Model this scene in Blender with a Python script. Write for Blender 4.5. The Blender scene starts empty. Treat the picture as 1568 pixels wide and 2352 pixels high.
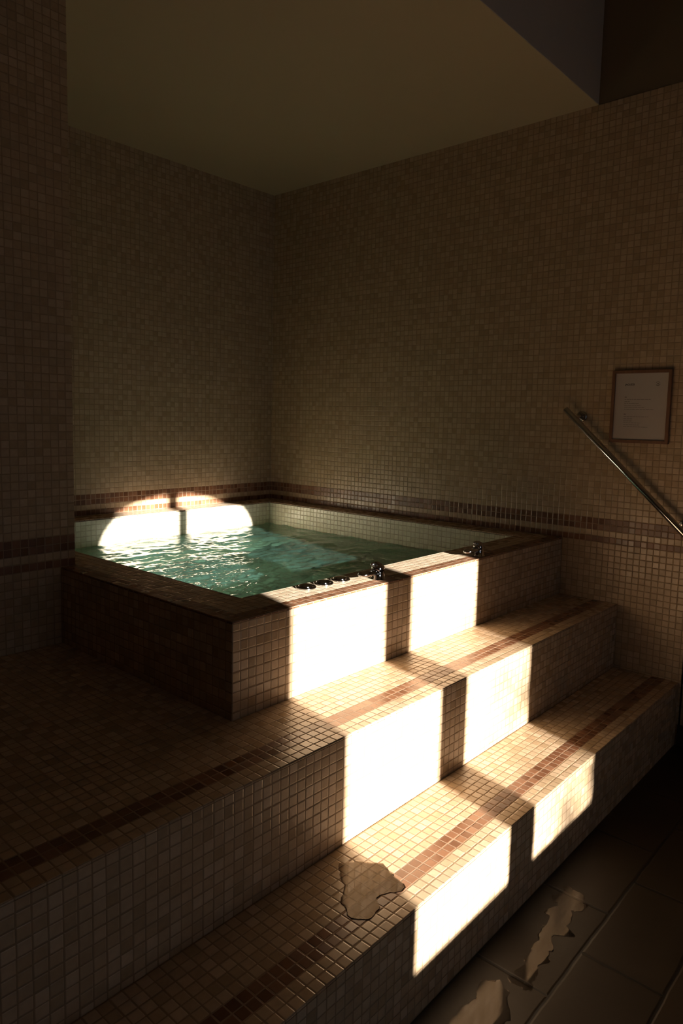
import bpy, bmesh, math, random
from mathutils import Vector, noise

# ------------------------------------------------------------------ scale
# plan units: coping top is z = 0, front face of the tub is y = 0, its left corner x = 0
U = 0.645                      # metres per plan unit
P = 0.0515                     # mosaic pitch in plan units (33 mm)
FL, H1, H2 = -1.559, -1.041, -0.5     # floor, lower step, platform
A, B = 0.514, 1.036            # tread depths: risers stand at y = -A and y = -B
W, D = 3.730, 3.773            # right and back wall
XP, YP = 0.101, 1.726          # pillar edge and face
CO, XR, YR = 0.332, 3.481, 3.516
CH = 3.598                     # soffit height
CH2 = 4.9                      # high ceiling
YW, XL = -6.0, -5.2            # window wall, far left wall
WATER = -0.255
def V(x, y, z): return Vector((x * U, y * U, (z - FL) * U))

scene = bpy.context.scene
# ------------------------------------------------------------------ camera
cam_d = bpy.data.cameras.new('camera'); cam = bpy.data.objects.new('camera', cam_d)
scene.collection.objects.link(cam); scene.camera = cam
cam.location = V(-2.161, -2.6023, 1.001)
cam.rotation_euler = (1.4677, -0.0223, -0.8439)
cam_d.sensor_fit = 'VERTICAL'; cam_d.sensor_height = 36.0
cam_d.lens = 36.0 * 1616.373 / 2352
cam_d.shift_y = -48.4 / 2352
cam_d.clip_start = 0.02
# ------------------------------------------------------------------ world, sun, exposure
SUN_K, SUN_T = 0.25, 0.235      # sideways drift and drop of the sunbeam per unit of y
world = bpy.data.worlds.new('world'); scene.world = world; world.use_nodes = True
bg = world.node_tree.nodes['Background']
bg.inputs[0].default_value = (0.62, 0.78, 1.0, 1); bg.inputs[1].default_value = 0.60
sun_d = bpy.data.lights.new('sun', 'SUN'); sun = bpy.data.objects.new('sun', sun_d)
scene.collection.objects.link(sun)
sun.rotation_euler = Vector((SUN_K, 1, -SUN_T)).to_track_quat('-Z', 'Y').to_euler()
sun.location = V(-2, -9, 3)
sun_d.energy = 31.0; sun_d.angle = math.radians(0.6); sun_d.color = (1.0, 0.94, 0.88)
vs = scene.view_settings
vs.view_transform = 'Standard'; vs.look = 'None'; vs.gamma = 1.0; vs.use_curve_mapping = False
vs.exposure = 0.04
cy = scene.cycles
cy.use_denoising = True
cy.max_bounces = 10; cy.diffuse_bounces = 6; cy.glossy_bounces = 5; cy.transmission_bounces = 6; cy.transparent_max_bounces = 12
cy.caustics_reflective = True; cy.caustics_refractive = True; cy.blur_glossy = 1.0
cy.sample_clamp_indirect = 60.0

# ------------------------------------------------------------------ node helpers
class NT:
    def __init__(s, name):
        s.m = bpy.data.materials.new(name); s.m.use_nodes = True
        s.t = s.m.node_tree; s.t.nodes.clear()
        s.out = s.t.nodes.new('ShaderNodeOutputMaterial')
    def n(s, typ, **kw):
        nd = s.t.nodes.new(typ)
        for k, v in kw.items(): setattr(nd, k, v)
        return nd
    def put(s, sock, v):
        if isinstance(v, bpy.types.NodeSocket): s.t.links.new(v, sock)
        else: sock.default_value = v
    def math(s, op, a, b=0.0, c=0.0):
        nd = s.n('ShaderNodeMath', operation=op)
        s.put(nd.inputs[0], a); s.put(nd.inputs[1], b); s.put(nd.inputs[2], c)
        return nd.outputs[0]
    def mixf(s, f, a, b):                # a where f = 0
        nd = s.n('ShaderNodeMix', data_type='FLOAT')
        s.put(nd.inputs[0], f); s.put(nd.inputs[2], a); s.put(nd.inputs[3], b)
        return nd.outputs[0]
    def mixc(s, f, a, b):
        nd = s.n('ShaderNodeMix', data_type='RGBA')
        s.put(nd.inputs[0], f); s.put(nd.inputs[6], a); s.put(nd.inputs[7], b)
        return nd.outputs[2]
    def sstep(s, x, lo, hi):
        nd = s.n('ShaderNodeMapRange', interpolation_type='SMOOTHSTEP')
        s.put(nd.inputs[0], x); nd.inputs[1].default_value = lo; nd.inputs[2].default_value = hi
        return nd.outputs[0]
    def xyz(s, vec):
        nd = s.n('ShaderNodeSeparateXYZ'); s.put(nd.inputs[0], vec); return nd.outputs
    def comb(s, x, y, z):
        nd = s.n('ShaderNodeCombineXYZ'); s.put(nd.inputs[0], x); s.put(nd.inputs[1], y); s.put(nd.inputs[2], z)
        return nd.outputs[0]
    def noise(s, vec, scale, detail=3.0, rough=0.5):
        nd = s.n('ShaderNodeTexNoise'); s.put(nd.inputs['Vector'], vec)
        nd.inputs['Scale'].default_value = scale; nd.inputs['Detail'].default_value = detail
        nd.inputs['Roughness'].default_value = rough
        return nd.outputs['Fac']
    def ramp(s, f, stops):
        nd = s.n('ShaderNodeValToRGB'); s.put(nd.inputs[0], f)
        el = nd.color_ramp.elements
        while len(el) < len(stops): el.new(0.5)
        for e, (p, c) in zip(el, stops): e.position = p; e.color = (*c, 1)
        return nd.outputs[0]
    def bump(s, h, strength=1.0, dist=0.001, normal=None):
        nd = s.n('ShaderNodeBump'); nd.inputs['Strength'].default_value = strength
        nd.inputs['Distance'].default_value = dist; s.put(nd.inputs['Height'], h)
        if normal is not None: s.put(nd.inputs['Normal'], normal)
        return nd.outputs[0]
    def bsdf(s, color, rough, metal=0.0, normal=None, spec=0.5):
        b = s.n('ShaderNodeBsdfPrincipled')
        s.put(b.inputs['Base Color'], color); s.put(b.inputs['Roughness'], rough)
        b.inputs['Metallic'].default_value = metal; b.inputs['Specular IOR Level'].default_value = spec
        if normal is not None: s.put(b.inputs['Normal'], normal)
        s.t.links.new(b.outputs[0], s.out.inputs[0]); return b

def C4(c): return (*c, 1)
BEIGE = [(0.0, (0.40, 0.275, 0.155)), (0.3, (0.46, 0.322, 0.190)), (0.65, (0.50, 0.355, 0.22)), (1.0, (0.56, 0.41, 0.265))]
PALE = [(0.0, (0.52, 0.40, 0.265)), (0.5, (0.58, 0.46, 0.32)), (1.0, (0.64, 0.52, 0.375))]
BROWN = [(0.0, (0.135, 0.056, 0.026)), (0.5, (0.19, 0.083, 0.04)), (1.0, (0.245, 0.115, 0.058))]
CREAM = [(0.0, (0.68, 0.62, 0.45)), (0.5, (0.73, 0.67, 0.50)), (1.0, (0.77, 0.72, 0.56))]
GROUT = (0.28, 0.185, 0.10)

def mosaic(name, light, off=(0, 0, 0), dark=None, grout=GROUT, rough=0.28, seed=0.0, grout_dark=(0.31, 0.20, 0.12)):
    """small square tiles laid on whichever plane a face lies in; dark(t, X, Y, Z, isz) gives the mask of brown rows"""
    t = NT(name)
    g = t.n('ShaderNodeNewGeometry')
    x, y, z = t.xyz(g.outputs['Position'])
    nx, ny, nz = t.xyz(g.outputs['True Normal'])
    X = t.math('MULTIPLY', x, 1 / U); Y = t.math('MULTIPLY', y, 1 / U)
    Z = t.math('MULTIPLY_ADD', z, 1 / U, FL)
    isx = t.math('GREATER_THAN', t.math('ABSOLUTE', nx), 0.6)
    isz = t.math('GREATER_THAN', t.math('ABSOLUTE', nz), 0.6)
    Xo = t.math('ADD', X, 50 * P - off[0]); Yo = t.math('ADD', Y, 50 * P * 4 - off[1]); Zo = t.math('ADD', Z, 100 * P - off[2])
    u = t.math('MULTIPLY', t.mixf(isx, Xo, Yo), 1 / P)
    v = t.math('MULTIPLY', t.mixf(isz, Zo, Yo), 1 / P)
    cu = t.math('FLOOR', u); cv = t.math('FLOOR', v)
    fu = t.math('FRACT', u); fv = t.math('FRACT', v)
    wn = t.n('ShaderNodeTexWhiteNoise', noise_dimensions='3D')
    t.put(wn.inputs['Vector'], t.comb(cu, cv, t.math('ADD', isx, seed)))
    rnd = wn.outputs['Value']; r1, r2, r3 = t.xyz(wn.outputs['Color'])
    # hand laid: each tile sits a little off its grid place
    du = t.math('MULTIPLY_ADD', r1, 0.05, -0.025); dv = t.math('MULTIPLY_ADD', r2, 0.05, -0.025)
    eu = t.math('ABSOLUTE', t.math('SUBTRACT', t.math('SUBTRACT', fu, du), 0.5))
    ev = t.math('ABSOLUTE', t.math('SUBTRACT', t.math('SUBTRACT', fv, dv), 0.5))
    e = t.n('ShaderNodeMath', operation='SMOOTH_MAX'); t.put(e.inputs[0], eu); t.put(e.inputs[1], ev); e.inputs[2].default_value = 0.05
    e = e.outputs[0]
    gm = t.sstep(e, 0.425, 0.465)
    col = t.ramp(rnd, light)
    gcol = C4(grout)
    if dark:
        m = dark(t, X, Y, Z, isz)
        col = t.mixc(m, col, t.ramp(rnd, BROWN)); gcol = t.mixc(m, C4(grout), C4(grout_dark))
    # cloudy stone inside each tile
    cl = t.noise(g.outputs['Position'], 55.0, 3.0)
    hs = t.n('ShaderNodeHueSaturation'); t.put(hs.inputs['Value'], t.math('MULTIPLY_ADD', cl, 0.35, 0.83)); t.put(hs.inputs['Color'], col)
    col = t.mixc(gm, hs.outputs[0], gcol)
    tilt = t.math('ADD', t.math('MULTIPLY', t.math('SUBTRACT', r2, 0.5), fu), t.math('MULTIPLY', t.math('SUBTRACT', r3, 0.5), fv))
    hgt = t.math('ADD', t.math('MULTIPLY', t.sstep(e, 0.47, 0.38), 1.0), t.math('MULTIPLY', tilt, 0.8))
    hgt = t.math('ADD', hgt, t.math('MULTIPLY', cl, 0.25))
    nrm = t.bump(hgt, 0.7, 0.0012)
    rg = t.mixf(gm, t.math('MULTIPLY_ADD', r3, 0.16, rough - 0.06), 0.8)
    t.bsdf(col, rg, 0, nrm, 0.5)
    return t.m

def band(lo, hi):
    def f(t, s): return t.math('MULTIPLY', t.math('GREATER_THAN', s, lo), t.math('LESS_THAN', s, hi))
    return f
def wall_dark(t, X, Y, Z, isz):
    return t.math('ADD', band(2 * P, 4 * P)(t, Z), band(0.0, P)(t, Z))
def tread_dark(edge):
    def f(t, X, Y, Z, isz): return t.math('MULTIPLY', band(-edge + 2 * P, -edge + 4 * P)(t, Y), isz)
    return f
def coping_dark(t, X, Y, Z, isz):
    return t.math('LESS_THAN', t.math('MINIMUM', X, Y), 2 * P)

SOFT = [(0.0, (0.425, 0.30, 0.172)), (0.5, (0.47, 0.333, 0.198)), (1.0, (0.52, 0.375, 0.232))]
M_WALL = mosaic('beige_wall_mosaic', SOFT, (0, 0, 0), wall_dark, seed=1, grout=(0.32, 0.22, 0.12))
M_WALL_PLAIN = mosaic('beige_plain_mosaic', BEIGE, (0, 0, 0), seed=2)
M_TREAD1 = mosaic('upper_tread_mosaic', BEIGE, (0, -A, H2), tread_dark(A), seed=3)
M_TREAD2 = mosaic('lower_tread_mosaic', BEIGE, (0, -B, H1), tread_dark(B), seed=4)
M_RISER1 = mosaic('upper_riser_mosaic', BEIGE, (0, 0, H2), seed=5)
M_RISER2 = mosaic('lower_riser_mosaic', BEIGE, (0, 0, H1), seed=6)
M_TUB = mosaic('tub_surround_mosaic', BEIGE, (0, 0, 0), seed=7)
M_COPING = mosaic('tub_coping_mosaic', PALE, (0, 0, 0), coping_dark, seed=8)
M_BASIN = mosaic('cream_basin_mosaic', CREAM, (0, 0, 0), seed=9, grout=(0.54, 0.45, 0.31))

def paint(name, col, rough=0.75):
    t = NT(name); g = t.n('ShaderNodeNewGeometry')
    n1 = t.noise(g.outputs['Position'], 3.0, 4.0); n2 = t.noise(g.outputs['Position'], 160.0, 2.0)
    c = t.mixc(n1, C4(tuple(v * 0.94 for v in col)), C4(col))
    t.bsdf(c, rough, 0, t.bump(n2, 0.25, 0.001), 0.3); return t.m
M_CEIL = paint('cream_ceiling_paint', (0.54, 0.42, 0.26))
M_UPPER = paint('dark_beige_paint', (0.20, 0.145, 0.085))
M_FASCIA = paint('grey_beige_paint', (0.54, 0.49, 0.43))

def plain(name, col, rough, metal=0.0, spec=0.5, nscale=60.0, amt=0.1):
    t = NT(name); g = t.n('ShaderNodeNewGeometry')
    f = t.noise(g.outputs['Position'], nscale, 3.0)
    c = t.mixc(f, C4(tuple(v * (1 - amt) for v in col)), C4(tuple(min(1, v * (1 + amt)) for v in col)))
    t.bsdf(c, t.math('MULTIPLY_ADD', f, rough * 0.4, rough * 0.8), metal, None, spec); return t.m
M_CHROME = plain('polished_chrome', (0.50, 0.49, 0.48), 0.07, 1.0)
M_STEEL = plain('brushed_steel', (0.55, 0.53, 0.50), 0.2, 1.0)
M_BLACK = plain('black_rubber', (0.015, 0.013, 0.012), 0.5)
M_BASEB = plain('dark_baseboard', (0.03, 0.024, 0.02), 0.5)
M_PAPER = plain('white_paper', (0.50, 0.43, 0.37), 0.7, nscale=20, amt=0.03)
M_INK = plain('dark_ink', (0.05, 0.045, 0.04), 0.8)
M_INK2 = plain('grey_ink', (0.20, 0.17, 0.14), 0.8)
def wood():
    t = NT('brown_wood'); g = t.n('ShaderNodeNewGeometry')
    x, y, z = t.xyz(g.outputs['Position'])
    f = t.noise(t.comb(x, t.math('MULTIPLY', y, 8.0), t.math('MULTIPLY', z, 1.5)), 14.0, 5.0)
    t.bsdf(t.mixc(f, C4((0.13, 0.06, 0.03)), C4((0.26, 0.13, 0.07))), 0.45, 0, t.bump(f, 0.2, 0.001)); return t.m
M_WOOD = wood()
M_WHITE = plain('white_frame_paint', (0.7, 0.68, 0.62), 0.5)

def slabs():
    """large stone floor slabs laid in half-bond rows parallel to the steps"""
    t = NT('stone_floor_slabs'); g = t.n('ShaderNodeNewGeometry')
    x, y, z = t.xyz(g.outputs['Position'])
    wv = t.noise(g.outputs['Position'], 9.0, 3.0)
    wob = t.math('MULTIPLY_ADD', wv, 0.016, -0.008)
    Yr = t.math('MULTIPLY', t.math('ADD', t.math('ADD', t.math('MULTIPLY', y, 1 / U), wob), 1.405 + 0.386 * 20), 1 / 0.386)
    row = t.math('FLOOR', Yr); fy = t.math('FRACT', Yr)
    par = t.math('MODULO', row, 2.0)             # row 20 lies nearest the step (y from -1.405 up), row 19 next
    Xr = t.math('MULTIPLY', t.math('ADD', t.math('ADD', t.math('MULTIPLY', x, 1 / U), wob), 20 * 0.722 - 0.665), 1 / 0.722)
    Xr = t.math('ADD', Xr, t.math('MULTIPLY', par, 0.5))
    cx = t.math('FLOOR', Xr); fx = t.math('FRACT', Xr)
    ex = t.math('MULTIPLY', t.math('MINIMUM', fx, t.math('SUBTRACT', 1.0, fx)), 0.722)
    ey = t.math('MULTIPLY', t.math('MINIMUM', fy, t.math('SUBTRACT', 1.0, fy)), 0.386)
    e = t.math('MINIMUM', ex, ey)
    gm = t.sstep(e, 0.008, 0.0035)
    wn = t.n('ShaderNodeTexWhiteNoise', noise_dimensions='2D'); t.put(wn.inputs['Vector'], t.comb(cx, row, 0.0))
    n1 = t.noise(g.outputs['Position'], 5.0, 6.0, 0.6); n2 = t.noise(g.outputs['Position'], 40.0, 4.0, 0.6)
    c = t.ramp(t.math('MULTIPLY_ADD', n1, 0.6, t.math('MULTIPLY', wn.outputs['Value'], 0.4)),
               [(0.1, (0.013, 0.008, 0.0035)), (0.5, (0.022, 0.0135, 0.006)), (0.9, (0.036, 0.023, 0.011))])
    c = t.mixc(t.math('MULTIPLY', n2, 0.4), c, C4((0.025, 0.017, 0.009)))
    c = t.mixc(gm, c, C4((0.004, 0.003, 0.002)))
    h = t.math('ADD', t.sstep(e, 0.003, 0.014), t.math('MULTIPLY', n2, 0.35))
    t.bsdf(c, t.math('MULTIPLY_ADD', n1, 0.3, 0.40), 0, t.bump(h, 0.6, 0.003), 0.4); return t.m
M_FLOOR = slabs()

def water_mat():
    t = NT('pool_water'); g = t.n('ShaderNodeNewGeometry')
    n1 = t.noise(g.outputs['Position'], 22.0, 4.0, 0.55)
    n2 = t.noise(g.outputs['Position'], 75.0, 2.0, 0.5)
    nrm = t.bump(t.math('ADD', n1, t.math('MULTIPLY', n2, 0.25)), 0.3, 0.006)
    fr = t.n('ShaderNodeFresnel'); fr.inputs[0].default_value = 1.45; t.put(fr.inputs['Normal'], nrm)
    gl = t.n('ShaderNodeBsdfGlossy'); gl.inputs['Roughness'].default_value = 0.07; t.put(gl.inputs['Normal'], nrm)
    rf = t.n('ShaderNodeBsdfRefraction'); rf.inputs['IOR'].default_value = 1.33; rf.inputs['Roughness'].default_value = 0.0
    rf.inputs['Color'].default_value = (0.66, 1.0, 0.92, 1); t.put(rf.inputs['Normal'], nrm)
    tr = t.n('ShaderNodeBsdfTransparent'); tr.inputs[0].default_value = (0.66, 1.0, 0.92, 1)
    m1 = t.n('ShaderNodeMixShader'); m1.inputs[0].default_value = 0.20
    t.t.links.new(rf.outputs[0], m1.inputs[1]); t.t.links.new(tr.outputs[0], m1.inputs[2])
    # fine air bubbles kept in the water by the jets make it slightly milky
    mk = t.n('ShaderNodeBsdfDiffuse'); mk.inputs[0].default_value = (0.34, 0.80, 0.66, 1); t.put(mk.inputs['Normal'], nrm)
    m3 = t.n('ShaderNodeMixShader'); m3.inputs[0].default_value = 0.035
    t.t.links.new(m1.outputs[0], m3.inputs[1]); t.t.links.new(mk.outputs[0], m3.inputs[2])
    m2 = t.n('ShaderNodeMixShader'); t.put(m2.inputs[0], fr.outputs[0])
    t.t.links.new(m3.outputs[0], m2.inputs[1]); t.t.links.new(gl.outputs[0], m2.inputs[2])
    t.t.links.new(m2.outputs[0], t.out.inputs[0]); return t.m
M_WATER = water_mat()
def film_mat(name, tint, g):
    t = NT(name)
    fr = t.n('ShaderNodeFresnel'); fr.inputs[0].default_value = 1.33
    gl = t.n('ShaderNodeBsdfGlossy'); gl.inputs['Roughness'].default_value = 0.04; gl.inputs['Color'].default_value = (g, g * 0.85, g * 0.7, 1)
    tr = t.n('ShaderNodeBsdfTransparent'); tr.inputs[0].default_value = C4(tint)
    m2 = t.n('ShaderNodeMixShader'); t.put(m2.inputs[0], fr.outputs[0])
    t.t.links.new(tr.outputs[0], m2.inputs[1]); t.t.links.new(gl.outputs[0], m2.inputs[2])
    t.t.links.new(m2.outputs[0], t.out.inputs[0]); return t.m
M_FILM = film_mat('water_film', (0.97, 0.96, 0.94), 0.8)
M_STAIN = film_mat('drying_water_film', (0.99, 0.98, 0.97), 0.7)

# ------------------------------------------------------------------ mesh helpers
def obj(name, bm, mat, parent=None, bevel=0.0, smooth=False, segs=2):
    me = bpy.data.meshes.new(name); bm.normal_update(); bm.to_mesh(me); bm.free()
    o = bpy.data.objects.new(name, me); scene.collection.objects.link(o)
    me.materials.append(mat)
    if parent: o.parent = parent; o.matrix_parent_inverse = parent.matrix_world.inverted()
    if smooth:
        for p in me.polygons: p.use_smooth = True
    if bevel:
        b = o.modifiers.new('bevel', 'BEVEL'); b.width = bevel; b.segments = segs; b.limit_method = 'ANGLE'
    return o
def box(bm, x0, x1, y0, y1, z0, z1):
    a, b = V(x0, y0, z0), V(x1, y1, z1)
    vs_ = [bm.verts.new((X, Y, Z)) for X in (a.x, b.x) for Y in (a.y, b.y) for Z in (a.z, b.z)]
    for f in ((0, 1, 3, 2), (4, 6, 7, 5), (0, 4, 5, 1), (2, 3, 7, 6), (0, 2, 6, 4), (1, 5, 7, 3)):
        bm.faces.new([vs_[i] for i in f])
def bx(*a):
    bm = bmesh.new(); box(bm, *a); return bm
def thing(name, label, cat, loc, group=None):
    o = bpy.data.objects.new(name, None); scene.collection.objects.link(o); o.location = loc
    o['label'] = label; o['category'] = cat
    if group: o['group'] = group
    o.empty_display_size = 0.05
    bpy.context.view_layer.update(); return o
def tag(o, label, cat, group=None, kind=None):
    o['label'] = label; o['category'] = cat
    if group: o['group'] = group
    if kind: o['kind'] = kind
    return o
def struct(name, bm, mat, **k):
    o = obj(name, bm, mat, **k); o['kind'] = 'structure'; return o
def lathe(bm, prof, org, axis=(0, 0, 1), seg=40):
    """profile of (radius, height) in metres turned about an axis through org"""
    q = Vector((0, 0, 1)).rotation_difference(Vector(axis).normalized())
    rings = []
    for r, h in prof:
        if r < 1e-6: rings.append([bm.verts.new(Vector(org) + q @ Vector((0, 0, h)))])
        else: rings.append([bm.verts.new(Vector(org) + q @ Vector((r * math.cos(2 * math.pi * i / seg), r * math.sin(2 * math.pi * i / seg), h))) for i in range(seg)])
    for a, b in zip(rings, rings[1:]):
        for i in range(seg):
            j = (i + 1) % seg
            if len(a) == 1 and len(b) == 1: continue
            if len(a) == 1: bm.faces.new((a[0], b[i], b[j]))
            elif len(b) == 1: bm.faces.new((a[i], a[j], b[0]))
            else: bm.faces.new((a[i], a[j], b[j], b[i]))
def tube(bm, pts, r, seg=20, cap=True):
    pts = [Vector(p) for p in pts]; rings = []; up = None
    for i, p in enumerate(pts):
        d = (pts[min(i + 1, len(pts) - 1)] - pts[max(i - 1, 0)]).normalized()
        if up is None: up = d.orthogonal().normalized()
        up = (up - d * up.dot(d)).normalized(); s = d.cross(up)
        rr = r[i] if isinstance(r, (list, tuple)) else r
        rings.append([bm.verts.new(p + (up * math.cos(2 * math.pi * k / seg) + s * math.sin(2 * math.pi * k / seg)) * rr) for k in range(seg)])
    for a, b in zip(rings, rings[1:]):
        for k in range(seg): bm.faces.new((a[k], a[(k + 1) % seg], b[(k + 1) % seg], b[k]))
    if cap: bm.faces.new(rings[0][::-1]); bm.faces.new(rings[-1])
    return rings

# ------------------------------------------------------------------ room shell
T = 0.25
struct('floor', bx(XL, W + 0.6, YW, -B, FL - 0.2, FL), M_FLOOR)
struct('wall_back', bx(XP, W + T, D, D + T, FL, CH), M_WALL)
struct('wall_back_upper', bx(XL, W + T, D + 0.01, D + T, CH, CH2), M_UPPER)
struct('wall_right', bx(W, W + T, -B - 0.014, D, FL, CH), M_WALL)
struct('wall_right_front', bx(W, W + T, YW, -B - 0.030, FL, CH), M_WALL)
struct('trim_1', bx(W + 0.035, W + T, -B - 0.030, -B - 0.014, FL, CH), M_BLACK)
struct('wall_right_upper', bx(W + 0.006, W + T, YW, D + T, CH, CH2), M_UPPER)
struct('wall_pillar', bx(XL, XP, YP, D + T, FL, CH), M_WALL, bevel=0.003)
struct('wall_left', bx(XL - T, XL, YW, D, FL, CH2), M_WALL_PLAIN)
struct('baseboard_right', bx(W - 0.02, W, YW, -B - 0.014, FL, -1.385), M_BASEB, bevel=0.002)
struct('ceiling', bx(XL - T, W + T, YW - T, D + T, CH2, CH2 + 0.2), M_CEIL)
def soffit():
    bm = bx(XL, W + 0.004, -0.108, D + 0.01, CH, CH2); o = struct('ceiling_soffit', bm, M_CEIL, bevel=0.004)
    o.data.materials.append(M_FASCIA)
    for p in o.data.polygons:
        if p.normal.y < -0.5: p.material_index = 1
soffit()
# window wall with a wide arched opening (behind the camera)
WX0, WX1 = 0.4137 - SUN_K * 6 - 0.004, 2.2952 - SUN_K * 6 + 0.004
MX0, MX1 = 1.2191 - SUN_K * 6, 1.4916 - SUN_K * 6
ZS = -1.349 + SUN_T * (6 - B)                   # sill
ZSP = -0.33 + SUN_T * (6 + YR)                  # springing of the arch
RISE = 0.52; XC = (WX0 + WX1) / 2; HW = (WX1 - WX0) / 2
def arch_outline(m):
    pts = [(XC - HW - m, ZS - m), (XC + HW + m, ZS - m)]
    for i in range(41):
        a = math.pi * i / 40
        pts.append((XC + (HW + m) * math.cos(a), ZSP + (RISE + m) * math.sin(a)))
    return pts
def arch_ring(bm, inner, outer, y0, y1):
    n = len(inner); L = []
    for y in (y0, y1):
        L.append(([bm.verts.new(V(x, y, z)) for x, z in inner], [bm.verts.new(V(x, y, z)) for x, z in outer]))
    for i in range(n):
        j = (i + 1) % n
        for (a, b), flip in ((L[0], 0), (L[1], 1)):
            f = (a[i], a[j], b[j], b[i]); bm.faces.new(f if flip else f[::-1])
        bm.faces.new((L[0][0][i], L[0][0][j], L[1][0][j], L[1][0][i]))
        bm.faces.new((L[0][1][j], L[0][1][i], L[1][1][i], L[1][1][j]))
def to_rect(pts, x0, x1, z0, z1):
    """outline points pushed outward on to a rectangle, so wall and opening share one mesh ring"""
    out = []
    cx, cz = XC, (ZS + ZSP) / 2
    for x, z in pts:
        dx, dz = x - cx, z - cz
        s = min(((x1 - cx) / dx if dx > 0 else (x0 - cx) / dx) if abs(dx) > 1e-6 else 1e9,
                ((z1 - cz) / dz if dz > 0 else (z0 - cz) / dz) if abs(dz) > 1e-6 else 1e9)
        out.append((cx + dx * s, cz + dz * s))
    return out
ol = arch_outline(0.10)
R0 = to_rect(ol, XC - 1.9, XC + 1.9, FL, CH2)
bm = bmesh.new(); arch_ring(bm, ol, R0, YW - 0.25, YW)
box(bm, XL, XC - 1.89, YW - 0.25, YW, FL, CH2); box(bm, XC + 1.89, W + T, YW - 0.25, YW, FL, CH2)
# fill the two upper corners the fan leaves open
box(bm, XC - 1.9, XC - 1.2, YW - 0.25, YW - 0.001, ZSP + 0.9, CH2); box(bm, XC + 1.2, XC + 1.9, YW - 0.25, YW - 0.001, ZSP + 0.9, CH2)
box(bm, XC - 1.9, XC - 1.2, YW - 0.25, YW - 0.001, FL, ZS - 0.4); box(bm, XC + 1.2, XC + 1.9, YW - 0.25, YW - 0.001, FL, ZS - 0.4)
struct('wall_front', bm, M_UPPER)
bm = bmesh.new(); arch_ring(bm, arch_outline(0), arch_outline(0.11), YW - 0.02, YW + 0.05)
win = struct('window_1', bm, M_WHITE)
ZT = ZSP - 0.28; MC = (MX0 + MX1) / 2
obj('mullion', bx(MX0, MX1, YW - 0.02, YW + 0.05, ZS, ZT), M_WHITE, win)
obj('fanlight_mullion', bx(MC - 0.07, MC + 0.07, YW - 0.02, YW + 0.05, ZT, ZSP + RISE + 0.02), M_WHITE, win)
por = bpy.data.lights.new('window_portal', 'AREA'); por.shape = 'RECTANGLE'
por.size = 2 * HW * U; por.size_y = (ZSP + RISE - ZS) * U; por.cycles.is_portal = True
po = bpy.data.objects.new('window_portal', por); scene.collection.objects.link(po)
po.location = V(XC, YW - 0.03, (ZS + ZSP + RISE) / 2); po.rotation_euler = (math.radians(-90), 0, 0)
po.rotation_euler = Vector((0, 1, 0)).to_track_quat('-Z', 'Z').to_euler()

# ------------------------------------------------------------------ steps
TH = 0.012
EPS = 0.002
s = thing('tiled_step', 'wide lower beige mosaic step just above the stone floor, brown stripe near its edge', 'step', V(1.4, -0.8, FL))
obj('riser', bx(XL + EPS, W - EPS, -B, -A - EPS, FL, H1 - TH), M_RISER2, s)
obj('tread', bx(XL + EPS, W - EPS, -B, -A - EPS, H1 - TH, H1), M_TREAD2, s, bevel=0.003)
EPX = 0.004
s = thing('tiled_step', 'upper beige mosaic step and platform that wraps around the hot tub base', 'step', V(1.4, -0.3, FL))
bm = bx(XL + EPS, W - EPS, -A, -EPS, FL, H2 - TH); box(bm, XL + EPS, -EPS, -EPS, YP - EPS, FL, H2 - TH)
obj('riser', bm, M_RISER1, s)
bm = bx(-EPS, W - EPS, -A, -EPS, H2 - TH, H2); 
bmesh.ops.delete(bm, geom=list(bm.verts), context='VERTS')
# L-shaped platform top in one piece
Lp = [(XL + EPS, -A), (W - EPS, -A), (W - EPS, -EPS), (-EPS, -EPS), (-EPS, YP - EPS), (XL + EPS, YP - EPS)]
lo = [bm.verts.new(V(x, y, H2 - TH)) for x, y in Lp]; hi = [bm.verts.new(V(x, y, H2)) for x, y in Lp]
bm.faces.new(hi); bm.faces.new(lo[::-1])
for i in range(6): bm.faces.new((lo[i], lo[(i + 1) % 6], hi[(i + 1) % 6], hi[i]))
obj('tread', bm, M_TREAD1, s, bevel=0.003)

# ------------------------------------------------------------------ hot tub
tub = thing('hot_tub', 'raised square hot tub clad in beige mosaic with brown-edged coping, in the room corner', 'hot tub', V(1.8, 1.8, FL))
bm = bx(0, W - EPS, 0, CO, FL + 0.01, -TH); box(bm, 0, CO, CO, YP - EPS, FL + 0.01, -TH); box(bm, XP + EPS, CO - 0.04, YP, D - EPS, FL + 0.01, -TH)
obj('surround', bm, M_TUB, tub, bevel=0.0025)
bm = bmesh.new()
oloop = [(0, 0), (W - EPS, 0), (W - EPS, D - EPS), (XP + EPS, D - EPS), (XP + EPS, YP - EPS), (0, YP - EPS)]
iloop = [(CO, CO), (XR, CO), (XR, YR), (CO, YR)]
for z in (-TH, 0):
    es = []
    for L in (oloop, iloop):
        vv = [bm.verts.new(V(x, y, z)) for x, y in L]
        es += [bm.edges.new((vv[i], vv[(i + 1) % len(vv)])) for i in range(len(vv))]
        if z == -TH:
            if L is oloop: lo_o = vv
            else: lo_i = vv
        elif L is oloop: hi_o = vv
        else: hi_i = vv
    bmesh.ops.triangle_fill(bm, use_beauty=True, edges=es)
for a, b in ((lo_o, hi_o), (lo_i, hi_i)):
    for i in range(len(a)): bm.faces.new((a[i], a[(i + 1) % len(a)], b[(i + 1) % len(a)], b[i]))
bmesh.ops.recalc_face_normals(bm, faces=bm.faces)
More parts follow.
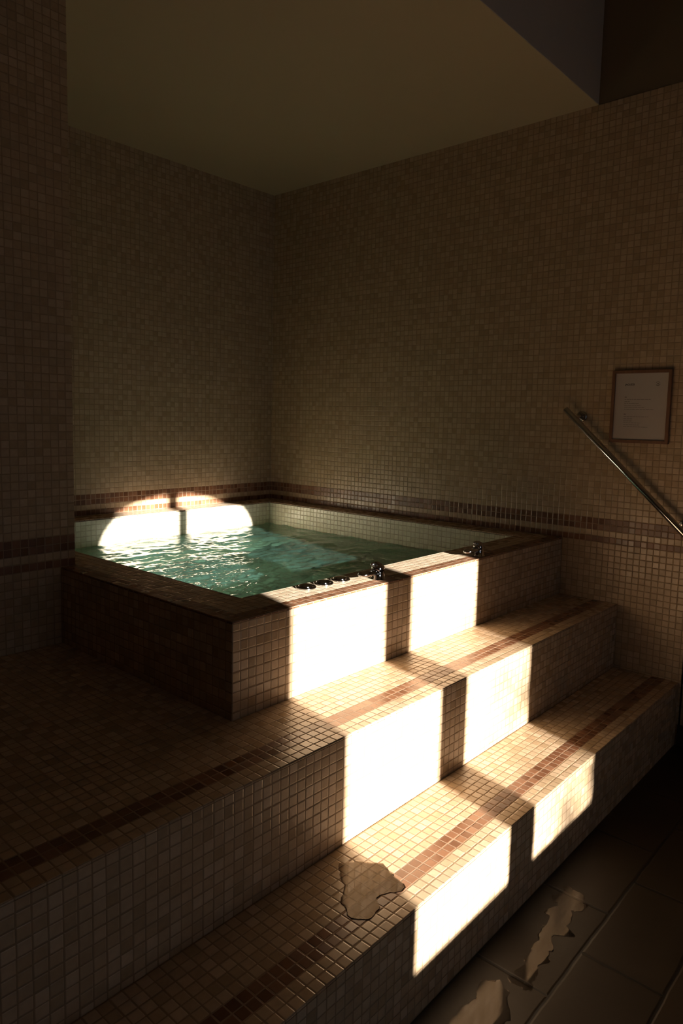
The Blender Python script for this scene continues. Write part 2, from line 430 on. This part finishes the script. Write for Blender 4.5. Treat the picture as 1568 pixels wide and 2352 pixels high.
# the pillar stands where the rear left end of the coping would be
obj('coping', bm, M_COPING, tub, bevel=0.003)
bm = bmesh.new()
BZ = -1.25
ins = [(CO, CO), (XR, CO), (XR, YR), (CO, YR)]
tp = [bm.verts.new(V(x, y, -TH)) for x, y in ins]; bt = [bm.verts.new(V(x, y, BZ)) for x, y in ins]
for k in range(4):
    j = (k + 1) % 4; bm.faces.new((tp[k], bt[k], bt[j], tp[j]))
bm.faces.new(bt)
basin = obj('basin', bm, M_BASIN, tub)
sol = basin.modifiers.new('wall', 'SOLIDIFY'); sol.thickness = 0.02; sol.offset = -1
bm = bx(CO, XR, YR - 0.55, YR, BZ, -0.85)
obj('seat', bm, M_BASIN, tub, bevel=0.004)
for y, z in ((1.963, -0.455), (1.961, -0.727), (2.04, -1.04)):
    bm = bmesh.new(); lathe(bm, [(0, 0), (0.050, 0), (0.050, 0.008), (0.036, 0.016), (0.028, 0.005), (0, 0.005)], V(XR - 0.001, y, z), (-1, 0, 0), 24)
    obj('jet_nozzle', bm, M_BLACK, tub, smooth=False)

# water surface
NX, NY = 260, 260
bm = bmesh.new(); rows = []
def wave(x, y):
    # jets break the surface near the front left, long low ripples run to the back
    d = Vector((x, y, 0))
    h = 0.0
    h += 0.010 * noise.noise(Vector((x * 4.2 + 3, y * 7.5, 0.3)))
    h += 0.0060 * noise.noise(Vector((x * 9.5, y * 15.0 + 5, 1.7)))
    tb = math.exp(-(((x - 1.15) / 0.95) ** 2 + ((y - 1.25) / 0.9) ** 2))
    h += (0.002 + 0.009 * tb) * noise.noise(Vector((x * 19.0, y * 21.0, 4.1)))
    h += (0.0006 + 0.0045 * tb) * noise.noise(Vector((x * 44.0, y * 46.0, 9.1)))
    return h
for i in range(NX + 1):
    r = []
    for j in range(NY + 1):
        x = CO + (XR - CO) * i / NX; y = CO + (YR - CO) * j / NY
        p = V(x, y, WATER); p.z += wave(x, y); r.append(bm.verts.new(p))
    rows.append(r)
for i in range(NX):
    for j in range(NY): bm.faces.new((rows[i][j], rows[i + 1][j], rows[i + 1][j + 1], rows[i][j + 1]))
pw = obj('pool_water', bm, M_WATER, smooth=True); 
tag(pw, 'rippling turquoise water filling the hot tub', 'water', kind='stuff')

# ------------------------------------------------------------------ fittings on the coping
def knob(x, y, label):
    k = thing('air_control_knob', label, 'knob', V(x, y, 0), 'round chrome air knobs on the front coping')
    bm = bmesh.new(); lathe(bm, [(0, 0), (0.038, 0), (0.040, 0.003), (0.038, 0.007), (0.031, 0.007), (0.030, 0.004), (0, 0.004)], V(x, y, 0.0), seg=48)
    obj('rim', bm, M_CHROME, k, smooth=True)
    bm = bmesh.new(); lathe(bm, [(0, 0.004), (0.028, 0.004), (0.029, 0.008), (0.026, 0.0125), (0.014, 0.0145), (0, 0.015)], V(x, y, 0.0), seg=48)
    obj('button', bm, M_CHROME, k, smooth=True)
knob(0.759, 0.245, 'flat chrome air knob on the front coping, nearest the tub corner')
knob(0.908, 0.243, 'flat chrome air knob on the front coping, middle one of three')
knob(1.059, 0.241, 'flat chrome air knob on the front coping, nearest the lever valve')
def valve(x, y, rot, label):
    k = thing('lever_valve', label, 'tap', V(x, y, 0), 'chrome lever valves on the front coping')
    o = V(x, y, 0)
    bm = bmesh.new()
    lathe(bm, [(0, 0), (0.031, 0), (0.031, 0.003), (0.0265, 0.006), (0.026, 0.038), (0.027, 0.040), (0.0265, 0.048), (0.022, 0.055), (0.012, 0.060), (0, 0.062)], o, seg=40)
    obj('body', bm, M_CHROME, k, smooth=True)
    c, s_ = math.cos(rot), math.sin(rot); d = Vector((c, s_, 0)); q = Vector((-s_, c, 0))
    # broad flat spout reaching along the coping
    bm = bmesh.new(); secs = []
    for t_, w_, h_, z_ in ((0.010, 0.022, 0.015, 0.030), (0.040, 0.025, 0.013, 0.030), (0.070, 0.026, 0.012, 0.029), (0.090, 0.022, 0.010, 0.028), (0.101, 0.010, 0.006, 0.026)):
        secs.append([bm.verts.new(o + d * t_ + q * (w_ * math.cos(a)) + Vector((0, 0, z_ + h_ * math.sin(a)))) for a in [2 * math.pi * i / 20 for i in range(20)]])
    for a, b in zip(secs, secs[1:]):
        for i in range(20): bm.faces.new((a[i], a[(i + 1) % 20], b[(i + 1) % 20], b[i]))
    bm.faces.new(secs[0][::-1]); bm.faces.new(secs[-1])
    obj('spout', bm, M_CHROME, k, smooth=True)
    # lever rising from the cap
    bm = bmesh.new(); tube(bm, [o - d * 0.006 + Vector((0, 0, 0.050)), o + d * 0.006 + Vector((0, 0, 0.059)), o + d * 0.020 + Vector((0, 0, 0.063)), o + d * 0.034 + Vector((0, 0, 0.062)), o + d * 0.040 + Vector((0, 0, 0.059))], [0.015, 0.013, 0.010, 0.008, 0.004], 16)
    obj('lever', bm, M_CHROME, k, smooth=True)
valve(1.262, 0.105, math.radians(172), 'chrome lever valve standing half in the sun beside the three round knobs')
valve(2.43, 0.075, math.radians(172), 'chrome lever valve standing in shade at the right end of the coping')

# ------------------------------------------------------------------ handrail
hr = thing('handrail', 'sloping polished chrome handrail fixed to the mosaic wall right of the steps', 'handrail', V(W, -1.0, 0.2))
def rp(y): return V(W - 0.10, y, 1.122 + 0.94 * (y + 0.006))
bm = bmesh.new(); a, b = rp(-0.006), rp(-2.1); dd = (b - a).normalized()
tube(bm, [a, a + dd * 0.003, b - dd * 0.003, b], [0.0135, 0.0165, 0.0165, 0.0135], 32)
obj('rail', bm, M_CHROME, hr, smooth=True, bevel=0)
for y in (-0.115, -1.0, -1.9):
    wz = 1.122 + 0.94 * (y + 0.006) - 0.015
    w0 = V(W, y, wz + 0.055)
    bm = bmesh.new()
    lathe(bm, [(0, 0), (0.030, 0), (0.030, 0.006), (0.024, 0.011), (0.010, 0.010), (0, 0.010)], w0, (-1, 0, 0), 32)
    tube(bm, [w0, w0 + Vector((-0.034, 0, 0)), w0 + Vector((-0.054, 0, -0.008)), V(W - 0.10, y, wz + 0.0) + Vector((0, 0, -0.004))], 0.0075, 14)
    obj('mounting_bracket', bm, M_STEEL, hr, smooth=True)

# ------------------------------------------------------------------ framed notice
Y0, Y1, Z0, Z1 = -0.366, -0.832, 0.852, 1.440
fn = thing('framed_notice', 'brown wooden frame with a printed white sheet on the mosaic wall above the handrail', 'sign', V(W, (Y0 + Y1) / 2, Z0))
fr_ = 0.026; dp = 0.032
bm = bmesh.new()
# frame: four mitred bars as one ring standing on the wall
def ringx(bm, ya, yb, za, zb, ia, ib, ja, jb, x0, x1):
    def loop(x, y_0, y_1, z_0, z_1): return [bm.verts.new(V(x, y, z)) for y, z in ((y_0, z_0), (y_1, z_0), (y_1, z_1), (y_0, z_1))]
    o0, i0 = loop(x0, ya, yb, za, zb), loop(x0, ia, ib, ja, jb); o1, i1 = loop(x1, ya, yb, za, zb), loop(x1, ia, ib, ja, jb)
    for k in range(4):
        j = (k + 1) % 4
        bm.faces.new((o1[k], o1[j], i1[j], i1[k])); bm.faces.new((o0[j], o0[k], i0[k], i0[j]))
        bm.faces.new((o0[k], o0[j], o1[j], o1[k])); bm.faces.new((i0[j], i0[k], i1[k], i1[j]))
ringx(bm, Y0, Y1, Z0, Z1, Y0 - fr_, Y1 + fr_, Z0 + fr_, Z1 - fr_, W, W - dp)
bmesh.ops.recalc_face_normals(bm, faces=bm.faces)
obj('frame', bm, M_WOOD, fn, bevel=0.0015)
px = W - 0.017
py0, py1, pz0, pz1 = Y0 - fr_ + 0.004, Y1 + fr_ - 0.004, Z0 + fr_ - 0.004, Z1 - fr_ + 0.004
sheet = obj('sheet', bx(px, W - 0.001, py1, py0, pz0, pz1), M_PAPER, fn)
def on_sheet(u, v): return V(px - 0.001, py0 + (py1 - py0) * u, pz1 + (pz0 - pz1) * v)
# heading
cu = bpy.data.curves.new('heading', 'FONT'); cu.body = 'JACUZZI'; cu.size = 0.0125; cu.extrude = 0.0002; cu.offset = 0.0004
ho = bpy.data.objects.new('heading', cu); scene.collection.objects.link(ho)
ho.matrix_world.identity()
ho.rotation_euler = (math.radians(90), 0, math.radians(-90)); ho.location = on_sheet(0.195, 0.185)
bpy.context.view_layer.update()
dg = bpy.context.evaluated_depsgraph_get(); me = bpy.data.meshes.new_from_object(ho.evaluated_get(dg))
mw = ho.matrix_world.copy(); me.transform(mw); bpy.data.objects.remove(ho)
ho = bpy.data.objects.new('heading', me); scene.collection.objects.link(ho); me.materials.clear(); me.materials.append(M_INK)
bpy.context.view_layer.update()
ho.parent = fn; ho.matrix_parent_inverse = fn.matrix_world.inverted()
# body lines: too small in the photo to read, so rows of word-long strokes
random.seed(4); bm = bmesh.new()
for v, u1, wgt in ((.358, .245, 1.3), (.392, .70, .8), (.425, .30, 1.0), (.452, .47, .8), (.48, .52, .7), (.508, .58, .7), (.538, .76, .8),
                   (.612, .24, 1.3), (.648, .66, .8), (.682, .38, 1.0), (.712, .36, .9), (.742, .52, .7), (.77, .50, .7), (.80, .66, .7)):
    if v == .612: obj('paragraph', bm, M_INK2, fn); bm = bmesh.new()
    u = .20
    while u < u1 - .008:
        w_ = min(random.uniform(.025, .075), u1 - u)
        a = on_sheet(u, v - .0042 * wgt); b = on_sheet(u + w_, v + .0042 * wgt)
        q = [bm.verts.new((a.x, y, z)) for y, z in ((a.y, a.z), (a.y, b.z), (b.y, b.z), (b.y, a.z))]
        f = bm.faces.new(q); r = bmesh.ops.extrude_face_region(bm, geom=[f])
        for e in r['geom']:
            if isinstance(e, bmesh.types.BMVert): e.co.x -= 0.0002
        u += w_ + .009
obj('paragraph', bm, M_INK2, fn)
# round emblem: broken ring, small hill and a rising stroke
bm = bmesh.new(); ec = on_sheet(.80, .165)
def flat_arc(r0, r1, a0, a1, n=28):
    p0 = []; p1 = []
    for i in range(n + 1):
        a = math.radians(a0 + (a1 - a0) * i / n)
        for r, L in ((r0, p0), (r1, p1)): L.append(bm.verts.new(ec + Vector((0, -math.cos(a) * r, math.sin(a) * r))))
    for i in range(n): bm.faces.new((p0[i], p0[i + 1], p1[i + 1], p1[i]))
flat_arc(.0093, .0115, 20, 165); flat_arc(.0093, .0115, -150, -8)
flat_arc(.0085, .0096, 195, 20 + 360, 20)
def poly(pts): bm.faces.new([bm.verts.new(ec + Vector((-0.0001, -a * .0115, b * .0115))) for a, b in pts])
poly([(-.45, -.05), (-.1, .22), (.12, .42), (.3, .2), (.5, -.1), (.25, -.3), (-.1, -.2)])
poly([(-.75, -.32), (-.3, -.42), (.3, -.55), (.7, -.42), (.3, -.68), (-.3, -.6)])
obj('emblem', bm, M_INK2, fn)

# ------------------------------------------------------------------ spilled water
def puddle(label, z, pts, seed, amp=0.02, h=0.0012, name='water_puddle', mat=None):
    """thin sheet of water with a ragged outline through pts (plan units)"""
    n = len(pts); cx = sum(p[0] for p in pts) / n; cy_ = sum(p[1] for p in pts) / n
    dense = []
    for i in range(n):
        p0, p1, p2, p3 = [Vector(pts[(i + k - 1) % n]) for k in range(4)]
        for k in range(10):
            t = k / 10
            q = 0.5 * ((2 * p1) + (-p0 + p2) * t + (2 * p0 - 5 * p1 + 4 * p2 - p3) * t * t + (-p0 + 3 * p1 - 3 * p2 + p3) * t ** 3)
            nv = Vector((noise.noise(Vector((q.x * 14, q.y * 14, seed))), noise.noise(Vector((q.x * 14, q.y * 14, seed + 9))))) * amp
            nv += Vector((noise.noise(Vector((q.x * 45, q.y * 45, seed))), noise.noise(Vector((q.x * 45, q.y * 45, seed + 5))))) * amp * 0.4
            dense.append(q + nv)
    bm = bmesh.new(); c = Vector((cx, cy_))
    lo_ = [bm.verts.new(V(q.x, q.y, z) + Vector((0, 0, 0.0001))) for q in dense]
    hi_ = []
    for q in dense:
        d = (c - q); p = q + d.normalized() * min(0.006, d.length * 0.4)
        hi_.append(bm.verts.new(V(p.x, p.y, z) + Vector((0, 0, h))))
    m = len(dense)
    for i in range(m): bm.faces.new((lo_[i], lo_[(i + 1) % m], hi_[(i + 1) % m], hi_[i]))
    f = bm.faces.new(hi_); bmesh.ops.triangulate(bm, faces=[f]); bmesh.ops.recalc_face_normals(bm, faces=bm.faces)
    if sum(q.normal.z for q in bm.faces) < 0: bmesh.ops.reverse_faces(bm, faces=bm.faces)
    return tag(obj(name, bm, mat or M_FILM), label, 'puddle')
puddle('shallow puddle of spilled water on the lower step beside the sunlit patch', H1,
       [(.16, -.60), (.05, -.70), (-.06, -.80), (-.09, -.90), (.02, -.93), (.10, -.88), (.20, -.93), (.24, -.86), (.27, -.74), (.22, -.66)], 1.0)
puddle('long ragged wet patch on the floor slab along the foot of the lower step', FL,
       [(1.44, -1.14), (1.46, -1.22), (1.36, -1.29), (1.24, -1.26), (1.14, -1.31), (1.00, -1.27), (.88, -1.33), (.76, -1.29), (.66, -1.345), (.63, -1.27), (.72, -1.22), (.86, -1.23), (.99, -1.18), (1.12, -1.20), (1.24, -1.15)], 3.0, 0.05, mat=M_STAIN)
puddle('larger pale wet patch on the floor at the bottom edge of the photo', FL,
       [(.60, -1.20), (.53, -1.14), (.42, -1.17), (.32, -1.15), (.20, -1.19), (.22, -1.32), (.36, -1.33), (.48, -1.30), (.57, -1.27)], 5.0, 0.035, mat=M_STAIN)

# ------------------------------------------------------------------ tree outside the window, thinning the sun in the right-hand pane
def leaf_mat():
    t = NT('green_leaf'); g = t.n('ShaderNodeNewGeometry')
    f = t.noise(g.outputs['Position'], 6.0, 2.0)
    t.bsdf(t.mixc(f, C4((0.05, 0.11, 0.03)), C4((0.10, 0.17, 0.05))), 0.6); return t.m
TY = -25.0; TX = 3.05 + SUN_K * TY; TZ = -1.85 - SUN_T * TY
tree = thing('tree', 'leafy tree standing outside, beyond the window', 'tree', V(TX, TY, FL))
rnd = random.Random(7); bm = bmesh.new(); n = 0
while n < 950:
    q = Vector((rnd.uniform(-1, 1), rnd.uniform(-1, 1), rnd.uniform(-1, 1)))
    if q.length > 1: continue
    p = V(TX, TY, TZ) + q * 1.55 * U; a = rnd.uniform(.05, .09)
    e1 = Vector((rnd.gauss(0, 1), rnd.gauss(0, 1), rnd.gauss(0, 1))).normalized(); e2 = e1.orthogonal().normalized()
    bm.faces.new([bm.verts.new(p + e1 * a * cx_ + e2 * a * .5 * cy_ ) for cx_, cy_ in ((-1, 0), (-.3, -1), (.5, -.8), (1, 0), (.5, .8), (-.3, 1))]); n += 1
obj('foliage', bm, leaf_mat(), tree)
bm = bmesh.new(); tube(bm, [V(TX, TY, FL), V(TX + .1, TY, (FL + TZ) / 2), V(TX, TY, TZ + .6)], [0.12, 0.08, 0.03], 12)
obj('trunk', bm, M_WOOD, tree)
